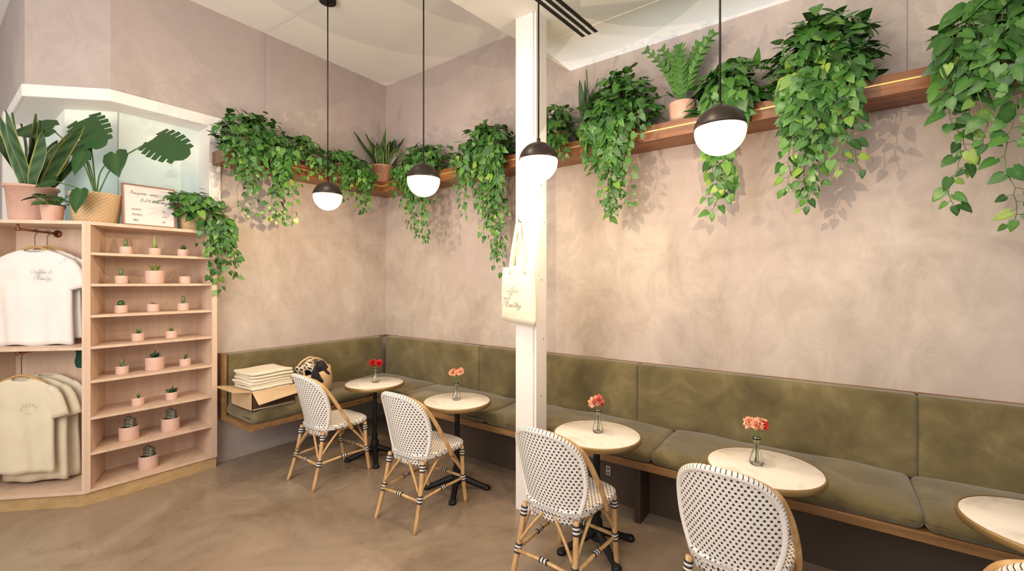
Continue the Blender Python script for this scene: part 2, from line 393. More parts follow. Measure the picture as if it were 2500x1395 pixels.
# column
cb=MB(); cb.box((-1.93,2.684,0),(-1.775,2.84,ZS)); cb.box((-1.765,2.69,0),(-1.75,2.835,ZS)); cb.box((-1.78,2.70,0),(-1.76,2.825,ZS))
col=cb.obj('column',M_WHITE,bevel=.004); tag(col,'white painted square structural column standing on the floor','column')
sc=MB()
for z,yy in ((2.42,2.76),(2.15,2.80),(1.72,2.76),(1.28,2.79),(.86,2.76)):
    sc.tube([(-1.7505,yy,z),(-1.748,yy,z)],.0045,8)
o=sc.obj('screw_heads',M_SCREW,col); o['kind']='stuff'
# vent
vt=thing('air_vent','black slotted linear air diffuser set in the white ceiling','vent')
for k in range(3):
    x=-1.53-.055*k
    v=MB(); v.prism([(x,3.62-.42),(x+.03,3.62-.42),(x+.03-.19,1.0),(x-.19,1.0)],ZS-.004,ZS-.0002); v.obj('vent_slot',M_DARK,vt)

# ---------------------------------------------------------------- display shelving
CP=[(-4.57,1.666),(-4.57,.778),(-5.13,.218)]
F=CP; Bk=off(CP,-.40)
su=thing('shelving_unit','pink-toned birch plywood shelving unit holding small potted succulents','shelf unit',(0,0,0))
s=MB()
s.prism([(F[0][0],F[0][1]),(F[0][0],F[0][1]-.04),(Bk[0][0],Bk[0][1]-.04),(Bk[0][0],Bk[0][1])],.1,2.14)
s.prism([F[1],(F[1][0],F[1][1]+.035),(Bk[1][0],Bk[1][1]+.035),Bk[1]],.1,2.14)
s.prism([(Bk[0][0]+.012,Bk[0][1]),(Bk[1][0]+.012,Bk[1][1]),Bk[1],Bk[0]],.1,2.14)
s.obj('cabinet_body',M_BIRCH,su)
s=MB(); s.prism([F[0],F[1],Bk[1],Bk[0]],2.14,2.165); s.obj('top_board',M_BIRCH,su)
s=MB(); pl=off(CP,-.02); s.prism([pl[0],pl[1],Bk[1],Bk[0]],0,.1); s.obj('plinth',M_BIRCHB,su)
SZ=[1.93,1.69,1.45,1.21,.95,.67,.40,.12]
for z in SZ:
    s=MB(); s.prism([(F[0][0]-.004,F[0][1]-.041),(F[1][0]-.004,F[1][1]+.036),(Bk[1][0]+.013,Bk[1][1]+.036),(Bk[0][0]+.013,Bk[0][1]-.041)],z-.02,z); s.obj('shelf',M_BIRCH,su)
cu_=thing('clothes_cabinet','pink-toned birch plywood open wardrobe cabinet with hanging shirts','cabinet')
s=MB()
s.prism([(Bk[1][0],Bk[1][1]),(Bk[2][0],Bk[2][1]),(Bk[2][0]+.0085,Bk[2][1]-.0085),(Bk[1][0]+.004,Bk[1][1]-.012)],.1,2.14)
s.prism([F[2],(F[2][0]+.02,F[2][1]+.02),(Bk[2][0]+.02,Bk[2][1]+.02),Bk[2]],.1,2.14)
s.prism([F[1],(F[1][0]-.011,F[1][1]-.011),(Bk[1][0]-.011,Bk[1][1]-.011),Bk[1]],.1,2.14)
s.obj('cabinet_body',M_BIRCH,cu_)
s=MB(); s.prism([F[1],F[2],Bk[2],Bk[1]],2.14,2.165); s.obj('top_board',M_BIRCH,cu_)
s=MB(); s.prism([pl[1],pl[2],Bk[2],Bk[1]],0,.1); s.obj('plinth',M_BIRCHB,cu_)
for z in (1.21,.12):
    s=MB(); s.prism([(F[1][0]-.013,F[1][1]-.01),(F[2][0]+.022,F[2][1]+.02),(Bk[2][0]+.022,Bk[2][1]+.01),(Bk[1][0]-.013,Bk[1][1]-.014)],z-.022,z); s.obj('shelf',M_BIRCH,cu_)
for z in (2.10,1.17):
    s=MB(); a=Vector((-5.181,.733,z)) ; d=Vector((.707,-.707,0))
    s.tube([a+d*.008,a+d*.36],.009,10); s.tube([a+d*.008,a+d*.02],.03,14); s.tube([a+d*.35,a+d*.37],.014,12)
    s.tube([a+d*.36,a+d*.36+Vector((0,0,.035 if z>2 else .02))],.008,8)
    s.obj('clothes_rail',M_COPPER,cu_)

# ---------------------------------------------------------------- tees
def tee(label,loc,m,rz=math.pi/4,L=.74,group=None,kind=0,W=1.0,seed=0):
    rr=random.Random(seed)
    T=thing('t_shirt',label,'shirt',loc,rz,group)
    b=MB()
    key=[(0,.075,.016),(-.012,.11,.018),(-.035,.165,.020),(-.065,.212,.022),(-.10,.232,.023),(-.16,.236,.024),(-.25,.232,.025),(-.45,.234,.027),(-.6,.240,.030),(-L,.246,.032)]
    rows=[]
    for i in range(len(key)-1):
        kk=1 if i<4 else 4
        for j in range(kk): rows.append(tuple(key[i][q]+(key[i+1][q]-key[i][q])*j/kk for q in range(3)))
    rows.append(key[-1])
    n=72;vs=[];ph=rr.random()*6
    for i,(z,w,d) in enumerate(rows):
        for j in range(n):
            a=2*math.pi*j/n; x=W*w*math.cos(a); y=d*math.copysign(abs(math.sin(a))**.55,math.sin(a))
            k=min(1,max(0,-z-.08)*2.0)
            f1=math.sin(x*22+ph+z*1.5); fold=abs(f1)**1.5*math.copysign(1,f1)
            rip=.0125*fold*k+.005*math.sin(x*47+z*4+ph*2)*k
            rip+=.007*math.sin((abs(x)*16-z*20)+ph)*max(0,1-abs(z+.22)/.18)*min(1,abs(x)/.12)
            zz=z-(.035*(1-abs(x)/.08) if i==0 and y<0 else 0)+(-.006*math.sin(x*23+ph) if i==len(rows)-1 else 0)
            vs.append((x,y+rip,zz))
    fs=[(i*n+j,i*n+(j+1)%n,(i+1)*n+(j+1)%n,(i+1)*n+j) for i in range(len(rows)-1) for j in range(n)]
    b.add(vs,fs)
    for sg in(-1,1):
        P=[(.175,-.085,.045),(.208,-.118,.056),(.232,-.165,.062),(.250,-.22,.064),(.262,-.27,.066),(.270,-.305,.068)]
        vs=[];k=22
        for i,(px,pz,hs) in enumerate(P):
            pr=Vector((sg*(.70+.05*i),0,.71-.09*i)).normalized()
            p=Vector((sg*px*W,0,pz))
            for j in range(k):
                a=2*math.pi*j/k
                vs.append(p+pr*(hs*math.cos(a))+Vector((0,1,0))*((.020+.001*i)*math.copysign(abs(math.sin(a))**.7,math.sin(a))+.0035*math.sin(4*a+i*.5+ph)))
        fs=[(i*k+j,i*k+(j+1)%k,(i+1)*k+(j+1)%k,(i+1)*k+j) for i in range(len(P)-1) for j in range(k)]
        b.add(vs,fs)
    b.obj('shirt_body',m,T,solid=.002)
    c=MB(); pts=[(.078*math.cos(a)*W,.018*math.sin(a),-.004-(.038*(1-abs(math.cos(a))) if math.sin(a)<0 else 0)) for a in [2*math.pi*i/24 for i in range(25)]]
    c.tube(pts,.0055,6); c.obj('collar',m,T)
    if kind==1:
        d=MB(); script(d,'Coffee &',.030,.0,-.185,-.046,w=.0012); script(d,'Planty',.032,.02,-.235,-.046,w=.0012); d.obj('printed_lettering',M_INK,T)
    if kind==2:
        d=MB()
        def arc(cx,cz,r,a0,a1,k=8):
            d.tube([(cx+r*math.cos(a0+(a1-a0)*i/k),-.047,cz+r*math.sin(a0+(a1-a0)*i/k)) for i in range(k+1)],.0009,5)
        for i in range(4): arc(.05+.022*i,-.190-.006*abs(i-1.5),.008,1,5.5,7)
        arc(.05,-.225,.018,1.6,4.6); arc(.12,-.225,.016,-1.4,1.6); arc(.075,-.255,.012,3.4,6.0,6); arc(.105,-.252,.010,3.4,6.0,6); arc(.07,-.215,.003,0,6.3,6)
        d.obj('printed_doodle',M_INKF,T)
    return T
def hanger(loc,label,top,rz=math.pi/4):
    H=thing('clothes_hanger',label,'hanger',loc,rz,'wooden clothes hangers')
    b=MB(); b.tube(cr([(-.17,0,-.052),(-.1,0,-.008),(0,0,.022),(.1,0,-.008),(.17,0,-.052)]),[.010]*25,8); b.obj('hanger_bar',M_WOODL,H)
    b=MB(); b.tube(cr([(0,0,.01),(0,0,top-.045),(.022,0,top-.02),(.012,0,top+.002),(-.012,0,top-.002),(-.02,0,top-.015)]),.0028,6); b.obj('hook',M_SCREW,H)
d=Vector((.707,-.707)); base=Vector((-5.181,.733))
def at(k,sh=0): p=base+d*k+Vector((.707,.707))*sh; return (p.x,p.y)
x,y=at(.22); tee('white cotton t-shirt with small black script lettering on a hanger',(x,y,1.955),M_COTTONW,kind=1,seed=1,group='white shirts on upper rail',W=1.10)
hanger((x,y,1.955),'light wood hanger carrying a white shirt',.155)
x,y=at(.15,.03); tee('plain white cotton t-shirt hanging behind the printed one',(x,y,1.96),M_COTTONW,seed=2,L=.71,group='white shirts on upper rail',W=1.0)
hanger((x,y,1.96),'light wood hanger carrying a plain white shirt',.15)
x,y=at(.27,-.05); tee('cream cotton t-shirt with a small faint black doodle print',(x,y,.965),M_CREAM,kind=2,seed=3,L=.72,group='cream shirts on lower rail',W=.94)
hanger((x,y,.965),'light wood hanger carrying a cream shirt',.21)
x,y=at(.19,-.02); tee('plain cream cotton t-shirt hanging behind the doodle one',(x,y,.955),M_CREAM,seed=4,L=.80,group='cream shirts on lower rail',W=.94)
x,y=at(.10,-.01); tee('plain pale cream t-shirt at the back of the rail',(x,y,.965),M_CANVAS,seed=5,L=.82,group='cream shirts on lower rail',W=.90)
x,y=at(.10,.235)
gb=thing('green_strap','dark green fabric strap hanging beside the cream shirts','cap',(x,y,1.0),math.pi/4)  # dark green cloth strap on the lower rack
b=MB(); b.rbox((0,0,.09),(.075,.04,.17),.018,bulge=.0,fn=lambda q:[q[0]+.006*math.sin(q[2]*50),q[1]+.006*math.sin(q[0]*60),q[2]]); b.obj('fabric_body',M_GREEN,gb)

# ---------------------------------------------------------------- leaves
G_D=(.017,.072,.013);G_M=(.040,.150,.024);G_L=(.092,.240,.040);LIME=(.26,.37,.055)
def lerp(a,b,t): return tuple(a[i]+(b[i]-a[i])*t for i in range(3))
def green(rr,lime=.05):
    if rr.random()<lime: return lerp(G_L,LIME,rr.random())
    t=rr.random(); return lerp(G_D,G_M,t*2) if t<.5 else lerp(G_M,G_L,(t-.5)*1.6)
HM=[0,.16,.38,.62,.84,1.0]
HE=[(.17,-.15),(.42,-.03),(.47,.25),(.34,.55),(.15,.82)]
def leaf(b,p,tip,nrm,L,col,w=1.0,droop=.18):
    Y=Vector(tip).normalized(); Z=Vector(nrm); Z=(Z-Y*Z.dot(Y))
    if Z.length<.05: Z=Vector((.3,.5,.8)); Z=Z-Y*Z.dot(Y)
    Z.normalize(); X=Y.cross(Z); p=Vector(p)
    def T(x,y,z): return p+X*(x*L*w)+Y*(y*L)+Z*(z*L)
    vs=[];cs=[]
    cm=lerp(col,(.20,.30,.08),.12); ce=lerp(col,(0,.02,0),.15)
    for y in HM: vs.append(T(0,y,-droop*y*y)); cs.append(cm)
    for sg in(-1,1):
        for k,(x,y) in enumerate(HE): vs.append(T(sg*x*.5,HM[k]*.5+y*.5,-droop*y*y+.06)); cs.append(col)
        for (x,y) in HE: vs.append(T(sg*x,y,-droop*y*y+.03)); cs.append(ce)
    fs=[]
    for s_,o in((-1,6),(1,16)):
        for i in range(4):
            q=[i,i+1,o+i+1,o+i]; q2=[o+i,o+i+1,o+5+i+1,o+5+i]
            if s_>0:q=q[::-1];q2=q2[::-1]
            fs+= [q,q2]
        q=[4,5,o+4]; q2=[o+4,5,o+9]
        if s_>0:q=q[::-1];q2=q2[::-1]
        fs+=[q,q2]
    b.add(vs,fs,0,True,None,cs)
def blade(b,p,dr,L,w,rr,edge=(.40,.38,.09),mid=(.018,.058,.02),bend=.08):
    dr=Vector(dr).normalized(); side=dr.cross(Vector((rr.uniform(-1,1),rr.uniform(-1,1),.05))).normalized(); nn=side.cross(dr)
    vs=[];cs=[];K=9
    for i in range(K+1):
        t=i/K; ww=w*(.55+.9*t-1.45*t**4) if t<1 else .0
        c=Vector(p)+dr*(L*t)+Vector((dr.x,dr.y,0))*bend*t*t*2+nn*(.01*math.sin(t*7))
        for u in(-1,-.78,0,.78,1):
            vs.append(c+side*(ww*.5*u)+nn*(.12*w*abs(u))); cs.append(edge if abs(u)>.9 else lerp(mid,(.07,.14,.055),.5+.5*math.sin(t*30+u*3)))
    fs=[(i*5+j,i*5+j+1,(i+1)*5+j+1,(i+1)*5+j) for i in range(K) for j in range(4)]
    b.add(vs,fs,0,True,None,cs)
def potprof(r,h,taper=.78,rim=.0):
    rb=r*taper
    p=[(0.001,0),(rb*.96,0),(rb,.004)]
    if rim: p+=[(r*.93,h-rim),(r,h-rim),(r*1.02,h-.004),(r*1.0,h),(r*.9,h),(r*.88,h-.02),(.001,h-.02)]
    else: p+=[(r*.99,h-.006),(r,h),(r*.92,h),(r*.9,h-.015),(.001,h-.015)]
    return p
def addpot(T,r,h,m,taper=.78,rim=0,name='pot'):
    b=MB(); pr=potprof(r,h,taper,rim); b.lathe(pr[:-1],28); b.lathe(pr[-2:],28,m=1); b.obj(name,[m,M_SOIL],T)
def pothos(label,loc,out,along,Rs,H,pr,ph,nb,vines,size,seed,lime=.05,pm=M_TERRA,group='trailing pothos on the wall shelf',odep=.24,back=-.10,pot='pot',rim=.03,front=.20,zlow=-.05,k1=.76,k2=2.2):
    rr=random.Random(seed); T=thing('potted_pothos',label,'plant',loc,0,group)
    addpot(T,pr,ph,pm,.8,rim,pot)
    size*=k1*.87; nb=int(nb*k2*1.2)
    O=Vector((*out,0));A=Vector((*along,0));U=Vector((0,0,1)); b=MB()
    def P(s,o,z): return A*s+O*max(o,back)+U*z
    for i in range(nb):
        a=rr.uniform(0,math.pi*2); e=rr.uniform(-.3,1); k=rr.uniform(.5,1)**.7
        if rr.random()<.08: k*=1.18
        ce=math.cos(e*math.pi/2*.95)
        s=Rs*k*ce*math.cos(a)*1.0; o=.03+odep*k*ce*math.sin(a); z=ph*.75+(H-ph*.75)*k*math.sin(max(e,-.3)*math.pi/2)
        if abs(s)<pr*1.15 and o<pr and z<ph: o=pr+.03
        if z<zlow and o<.15: o=.17
        q=P(s,o,z); dirv=(A*s/Rs+O*(o/odep)*.9+U*.5).normalized()
        tip=(A*(s/Rs*1.1+rr.uniform(-.8,.8))+O*(.5+rr.uniform(-.3,.6))+U*rr.uniform(-1.1,.4))
        L=size*rr.uniform(.65,1.3)
        leaf(b,q,tip,dirv+O*.4+U*rr.uniform(.1,.7)+A*rr.uniform(-.6,.6),L,green(rr,lime*.4),rr.uniform(.72,.95),rr.uniform(.1,.32))
        if rr.random()<.4: b.tube([P(0,0,ph-.02),P(s*.5,o*.5,(ph+z)/2+.04),q],.002,4,caps=False,col=(.06,.13,.03))
    for (s0,L) in vines:
        s=s0; o=front+rr.uniform(0,.07)
        pts=[P(s0*.4,pr*.5,ph),P(s0*.8,front*.8,ph+.03),P(s0,o,ph*.4)]
        z=ph*.4; dr=rr.uniform(-.15,.15)*(.4 if L>.7 else 1); wv=rr.uniform(0,6)
        while z>-L:
            z-=.033; s+=dr*.033+rr.uniform(-.010,.010)+.007*math.sin(wv+z*12); o+=rr.uniform(-.012,.009) if z<-.1 else 0
            pts.append(P(s,max(o,.12),z))
        b.tube(pts,.0022,4,caps=False,col=(.09,.16,.04))
        sg=1
        for i in range(1,len(pts)):
            fr=i/len(pts)
            for rep in range(2 if fr<.45 else 1):
                if fr>.55 and rr.random()<.22: continue
                sg=-sg; l=size*rr.uniform(.62,1.15)*(1.08-.40*fr)
                st=A*(sg*rr.uniform(.015,.045))+O*rr.uniform(-.01,.04)+U*rr.uniform(-.02,.01)
                q=pts[i]+st
                b.tube([pts[i],q],.0014,4,caps=False,col=(.09,.16,.04))
                tip=A*(sg*rr.uniform(.1,1))+U*rr.uniform(-1.2,-.35)+O*rr.uniform(-.2,.4)
                leaf(b,q,tip,O*1.0+U*.35+A*rr.uniform(-.8,.8),l,green(rr,lime*(.5+2*fr)),rr.uniform(.72,.98),rr.uniform(.05,.3))
        leaf(b,pts[-1],U*-1+A*rr.uniform(-.4,.4),O,size*.6,green(rr,lime*4),.8)
    b.obj('foliage',M_LEAF,T)
    return T
ZSH=2.9105
def vl(seed,n,sp,short,long,nl):
    rr=random.Random(seed); v=[(rr.uniform(-sp,sp),rr.uniform(*short)) for _ in range(n)]
    v+=[(rr.uniform(-sp*.8,sp*.8),rr.uniform(*long)) for _ in range(nl)]
    return v
LO,LA=(1,0),(0,1); RO,RA=(0,-1),(1,0)
pothos('lush trailing pothos in a terracotta pot beside the window frame',(-4.54,1.96,ZSH),LO,LA,.34,.40,.10,.17,120,vl(1,20,.28,(.1,.36),(.45,.64),7),.105,11)
pothos('small leafy pothos in a terracotta pot on the shelf',(-4.54,2.42,ZSH),LO,LA,.24,.32,.085,.15,70,vl(2,5,.2,(.0,.1),(.1,.2),1),.09,12,front=.16,k1=.9,k2=1.7)
pothos('bushy pothos spilling over the shelf near the corner',(-4.54,2.92,ZSH),LO,LA,.28,.26,.09,.14,80,vl(3,12,.24,(.05,.25),(.28,.42),3),.09,13,k1=.9,k2=1.7)
pothos('pothos with long vines hanging beside the snake plant',(-3.74,3.50,ZSH),RO,RA,.38,.34,.10,.16,110,vl(4,14,.32,(.1,.36),(.55,.76),7),.095,14,k1=.88,k2=1.8)
pothos('terracotta potted pothos with very long trailing vines',(-2.84,3.50,ZSH),RO,RA,.34,.40,.10,.17,120,vl(5,7,.26,(.15,.4),(.4,.55),3)+[(.24,1.14),(.20,1.05),(.28,.98),(.14,.92),(.30,.85),(.08,.76),(.24,.72),(.17,.62)],.105,15,k1=.84,k2=1.9)
pothos('small green pothos on the shelf beside the column',(-2.02,3.50,ZSH),RO,RA,.22,.38,.085,.15,60,vl(6,6,.20,(.05,.15),(.15,.2),1),.10,16,front=.17,k1=.88)
pothos('dense dark pothos with trailing vines on the shelf',(-1.42,3.50,ZSH),RO,RA,.34,.50,.11,.18,160,vl(7,15,.23,(.05,.34),(.48,.74),8),.105,17,lime=.03,k1=.86,k2=2)
pothos('broad leaved philodendron with lime trailing vines on the shelf',(-.60,3.50,ZSH),RO,RA,.24,.36,.10,.15,75,vl(8,3,.10,(.05,.18),(.5,.74),6),.125,18,lime=.12,k1=.9,k2=1.6)
pothos('huge pothos in a terracotta pot with lime tipped vines',(-.06,3.50,ZSH),RO,RA,.30,.50,.12,.20,170,vl(9,18,.17,(.05,.44),(.5,.76),8),.115,19,lime=.07,k1=.84,k2=2)
pothos('large pothos in a terracotta pot with long sparse vines',(.80,3.50,ZSH),RO,RA,.34,.38,.13,.22,90,[(-.28,.80),(-.2,.5),(-.12,.88),(.0,.87),(.1,.5),(.2,.8),(-.3,.25),(-.25,.15),(-.1,.2),(-.24,.6)],.120,20,lime=.06,k1=.9,k2=1.7)
# snake plants
def snake(label,loc,pr,ph,pm,n,Lr,w,seed,spread=.35,name='potted_snake_plant',rim=.02,pot='pot',edge=(.40,.38,.09),clampx=None):
    rr=random.Random(seed); T=thing(name,label,'plant',loc); addpot(T,pr,ph,pm,.8,rim,pot); b=MB()
    for i in range(n):
        a=rr.uniform(0,6.28);k=math.sqrt(rr.random())
        q=(pr*.55*k*math.cos(a),pr*.55*k*math.sin(a),ph-.03)
        ox=math.cos(a)*k*spread;oy=math.sin(a)*k*spread
        if clampx: ox,oy=clampx(ox,oy)
        blade(b,q,(ox,oy,1),rr.uniform(*Lr),w*rr.uniform(.8,1.15),rr,edge=edge)
    b.obj('leaves',M_LEAFP,T); return T
snake('yellow edged snake plant in a ribbed terracotta pot in the corner',(-4.50,3.44,ZSH),.135,.22,M_TERRA,22,(.24,.44),.105,31,.80,clampx=lambda x,y:(max(x,-.08),min(y,.08)))
snake('slim dark snake plant in a pot on the shelf',(-1.76,3.50,ZSH),.07,.12,M_TERRA,7,(.35,.52),.055,32,.15,edge=(.08,.15,.04))
snake('tall snake plant in a large pale terracotta pot on the cabinet',(-5.065,.565,2.1655),.155,.28,M_PINKT,24,(.35,.66),.10,33,.70)
# zz plant
T=thing('potted_zz_plant','upright plant with glossy leaflets in a pink ribbed pot','plant',(-.94,3.50,ZSH)); addpot(T,.10,.16,M_PINKT,.9,.0)
b=MB();rr=random.Random(5)
for i in range(10):
    a=i*2.4; e=rr.uniform(.22,.48); L=rr.uniform(.34,.50)
    dx=math.cos(a)*e*.9;dy=math.sin(a)*e*.4-.05
    pts=[Vector((dx*L*t*t*1.3+dx*.05,min(dy*L*t*t*1.3,.08),.14+L*t)) for t in [k/11 for k in range(12)]]
    b.tube(pts,.0055,5,col=(.07,.17,.035))
    for k in range(3,12):
        for sg in(-1,1):
            tt=(pts[k]-pts[k-1]).normalized(); sd=tt.cross(Vector((0,1,.1))).normalized()*sg
            leaf(b,pts[k],sd*.8+tt*.8,Vector((0,-1,.3)),.066*(1.15-k*.03),lerp(G_M,G_L,rr.random()),.68,.1)
b.obj('foliage',M_LEAFP,T)
# monstera
def mleaf(b,p,tip,nrm,L,col):
    Y=Vector(tip).normalized(); Z=Vector(nrm); Z=(Z-Y*Z.dot(Y)).normalized(); X=Y.cross(Z); p=Vector(p)
    def T(x,y): return p+X*(x*L)+Y*(y*L)+Z*(-.2*y*y-.12*x*x)*L
    wd=lambda y: .50*math.sqrt(max(0,1-((y-.34)/.70)**2))
    for sg in(-1,1):
        vs=[];K=10
        for i in range(K+1):
            y=-.04+1.04*i/K; vs+= [T(0,y),T(sg*min(.30,wd(y)*.74),y-.02)]
        fs=[(2*i,2*i+2,2*i+3,2*i+1) for i in range(K)]
        b.add(vs,[f if sg<0 else f[::-1] for f in fs],0,True,None,col)
        for i in range(6):
            y0=-.14+.165*i; y1=y0+.146
            vs=[T(sg*.15,y0),T(sg*.15,y1)]
            for (fx,f) in((.7,.06),(1.0,.10)):
                yy0=y0+f*.6; yy1=y1+f*.6
                w=max(wd((yy0+yy1)/2)*fx,.16)
                vs+= [T(sg*w,yy0),T(sg*w*(1 if fx<1 else .95),yy1-(.0 if fx<1 else .02))]
            fs=[(0,1,3,2),(2,3,5,4)]
            b.add(vs,[f if sg<0 else f[::-1] for f in fs],0,True,None,col)
T=thing('potted_monstera','monstera with large split leaves in a woven basket pot','plant',(-4.75,.88,2.1655))
addpot(T,.165,.235,M_BASKET,.82,.0,'woven_basket')
b=MB(); rc=Vector((.807,.59,0)); fc=Vector((.59,-.807,0))
for (r_,z,f_,L,kind,tr,tz) in [(-.08,.82,.02,.30,1,.55,-.6),(.50,.66,.05,.32,1,1,-.42),(-.30,.74,.05,.28,0,-1,-.15),(.28,.52,.14,.21,0,.3,-.8),(.06,.52,.16,.19,0,-.2,-.9),(.09,.22,.22,.18,0,-.05,-1),(-.14,.30,.18,.14,0,-.9,-.3),(-.12,.62,.02,.2,0,.6,-.5)]:
    q=rc*r_+fc*f_+Vector((0,0,z))
    b.tube(cr([(0,0,.21),tuple(rc*r_*.35+fc*f_*.5+Vector((0,0,.21+(z-.21)*.6))),tuple(q)],6),.005,6,col=(.08,.17,.04))
    tip=rc*tr+fc*.3+Vector((0,0,tz)); nn=fc*.9+Vector((0,0,.6))-rc*.1
    c=lerp((.010,.045,.008),(.022,.095,.014),R.uniform(.2,.9))
    if kind: mleaf(b,q,tip,nn,L,c)
    else: leaf(b,q,tip,nn,L,c,.95,.12)
b.obj('foliage',M_LEAFP,T)
T=thing('potted_philodendron','small leafy plant in a round pink clay pot on the cabinet','plant',(-4.825,.645,2.1655)); addpot(T,.068,.12,M_PINKT,.85)
b=MB(); rr=random.Random(9)
for i in range(12):
    a=rr.uniform(0,6.28); q=Vector((math.cos(a)*.09,math.sin(a)*.09,.13+rr.uniform(0,.1))); b.tube([(0,0,.1),q],.003,4,col=G_M)
    leaf(b,q,(math.cos(a),math.sin(a),-.3),(0,0,1),.085,green(rr,.05))
b.obj('foliage',M_LEAFP,T)
pothos('trailing pothos in a woven basket at the end of the cabinet',(-4.71,1.50,2.1655),(1,0),(0,1),.25,.36,.11,.24,80,[(.05,.1),(.12,.2),(.16,.3),(.18,.42),(.2,.5),(.14,.35),(.2,.25),(.17,.15),(.22,.38)],.10,23,pm=M_BASKET,group='plants on the cabinet',pot='woven_basket',rim=0,odep=.2,back=-.16,front=.17,k1=.84,k2=1.7)

# ---------------------------------------------------------------- succulents
PX=-4.72
rows={1.93:[(1.054,0,'c'),(1.246,0,'t'),(1.45,0,'r')],1.69:[(1.025,0,'c'),(1.246,1,'y'),(1.466,0,'o')],
1.45:[(1.025,0,'s'),(1.235,0,'o'),(1.45,0,'c')],1.21:[(1.133,0,'g'),(1.365,0,'g')],
.95:[(1.03,0,'c'),(1.246,1,'a'),(1.466,0,'g')],.67:[(1.133,0,'g'),(1.365,0,'a')],
.40:[(1.074,1,'b'),(1.357,1,'b')],.12:[(1.201,1,'b')]}
SL={'c':'slim column cactus in a small pink ceramic pot','t':'tall yellow green succulent in a small pink ceramic pot','r':'leafy green succulent in a small pink ceramic pot',
'y':'yellow tipped succulent in a larger pink ceramic pot','o':'reddish rosette succulent in a small pink ceramic pot','s':'stubby green cactus in a small pink ceramic pot',
'g':'grassy spiky succulent in a small pink ceramic pot','a':'dark pointed agave in a pink ceramic pot','b':'grey green branching cactus in a large pink ceramic pot'}
rr=random.Random(77)
for z,L in rows.items():
    for (y,big,k) in L:
        T=thing('potted_succulent',SL[k],'plant',(PX,y,z+.0005),0,'succulents on the shelving unit')
        r_,h_=(.067,.110) if big else (.043,.064)
        addpot(T,r_,h_,M_PINK,.97)
        b=MB(); zt=h_-.015
        def spikes(n,l0,l1,w,c1,c2,sp):
            for i in range(n):
                a=rr.uniform(0,6.28); e=rr.uniform(.1,sp); cc=lerp(c1,c2,rr.random())
                dv=Vector((math.cos(a)*e,math.sin(a)*e,1)).normalized(); L_=rr.uniform(l0,l1)
                b.tube([(0,0,zt),dv*L_*.5+Vector((0,0,zt)),dv*L_+Vector((0,0,zt))],[w*.6,w,w*.1],5,col=cc)
        if k=='c': b.lathe([(.001,0),(.012,.005),(.014,.05),(.010,.075),(.001,.085)],24,(0,0,zt),0,(.16,.20,.09),.15,6); b.lathe([(.001,0),(.009,.004),(.009,.025),(.001,.034)],16,(.018,.005,zt),0,(.07,.2,.05))
        elif k=='t': b.lathe([(.001,0),(.018,.005),(.014,.08),(.006,.125),(.001,.135)],24,(0,0,zt),0,(.32,.34,.10),.15,6); spikes(8,.03,.045,.007,G_M,G_L,.9)
        elif k=='r': spikes(12,.035,.065,.006,G_D,G_M,.8)
        elif k=='y': spikes(16,.045,.085,.008,(.3,.30,.04),(.12,.2,.04),.8)
        elif k=='o': spikes(20,.022,.040,.008,(.30,.10,.07),(.18,.2,.07),2.2)
        elif k=='s': b.lathe([(.001,0),(.020,.005),(.022,.035),(.015,.05),(.001,.055)],24,(0,0,zt),0,(.03,.10,.03),.12,7)
        elif k=='g': spikes(10,.03,.068,.004,G_M,G_L,.8)
        elif k=='a': spikes(22,.04,.075,.007,(.01,.05,.02),(.03,.10,.04),1.5)
        elif k=='b':
            for (ox,oy,s_) in((0,0,1),(.03,.01,.75),(-.03,-.01,.7),(.0,.035,.6)):
                for q_ in range(3):
                    b.lathe([(.001,0),(.022*s_,.008),(.024*s_,.02),(.015*s_,.034),(.001,.038)],18,(ox,oy,zt+q_*.030*s_),0,(.18,.18,.13),.12,8)
        b.obj('succulent',M_LEAFP,T)

# ---------------------------------------------------------------- menu sign
sg=thing('menu_board','white letter board in a thin brown frame leaning on the cabinet','sign',(-4.635,1.19,2.1655))
ty=math.radians(-7); up=Vector((math.sin(ty),0,math.cos(ty))); nn=Vector((math.cos(ty),0,-math.sin(ty)))
def sgp(u,v,w): return Vector((0,u,0))+up*v+nn*w
def plate(b,u0,u1,v0,v1,w0,w1,m=0):
    vs=[sgp(u,v,w) for w in(w0,w1) for (u,v) in((u0,v0),(u1,v0),(u1,v1),(u0,v1))]
    b.add(vs,[(3,2,1,0),(4,5,6,7),(0,1,5,4),(1,2,6,5),(2,3,7,6),(3,0,4,7)],m,False)
b=MB(); plate(b,-.168,.168,.01,.335,.004,.012); b.obj('board_face',M_SIGN,sg)
b=MB()
for q in((-.178,.178,0,.010),(-.178,.178,.335,.345),(-.178,-.168,.010,.335),(.168,.178,.010,.335)): plate(b,*q,0,.022)
b.obj('board_frame',M_SIGNF,sg)
b=MB(); Tm=lambda u,v,w: sgp(u,v,.013)
script(b,'Angoow ines',.028,-.125,.265,0,w=.0018,T=Tm,slant=.2); script(b,'BiAt (omonyt)?',.028,-.060,.205,0,w=.0018,T=Tm,slant=.2)
b.obj('handwritten_heading',mat('marker_ink',(.06,.04,.035),.6),sg)
M_INKS=mat('sign_ink',(.07,.05,.045),.6)
def stx(body,u,v,size,m): text(body,size,m,sg,frame(sgp(u,v,.0125),(0,1,0),up,nn),0,align='LEFT',bold=.0)
stx('GUILD',-.12,.13,.022,M_INKS); stx('TBYRO',-.12,.085,.022,M_INKS); stx('BEE',-.11,.04,.022,M_INKS)
M_RI=mat('red_ink',(.25,.08,.05),.6)
for i,s_ in enumerate(('dii','6.0','60')): stx(s_,.085,.13-.045*i,.022,M_RI)

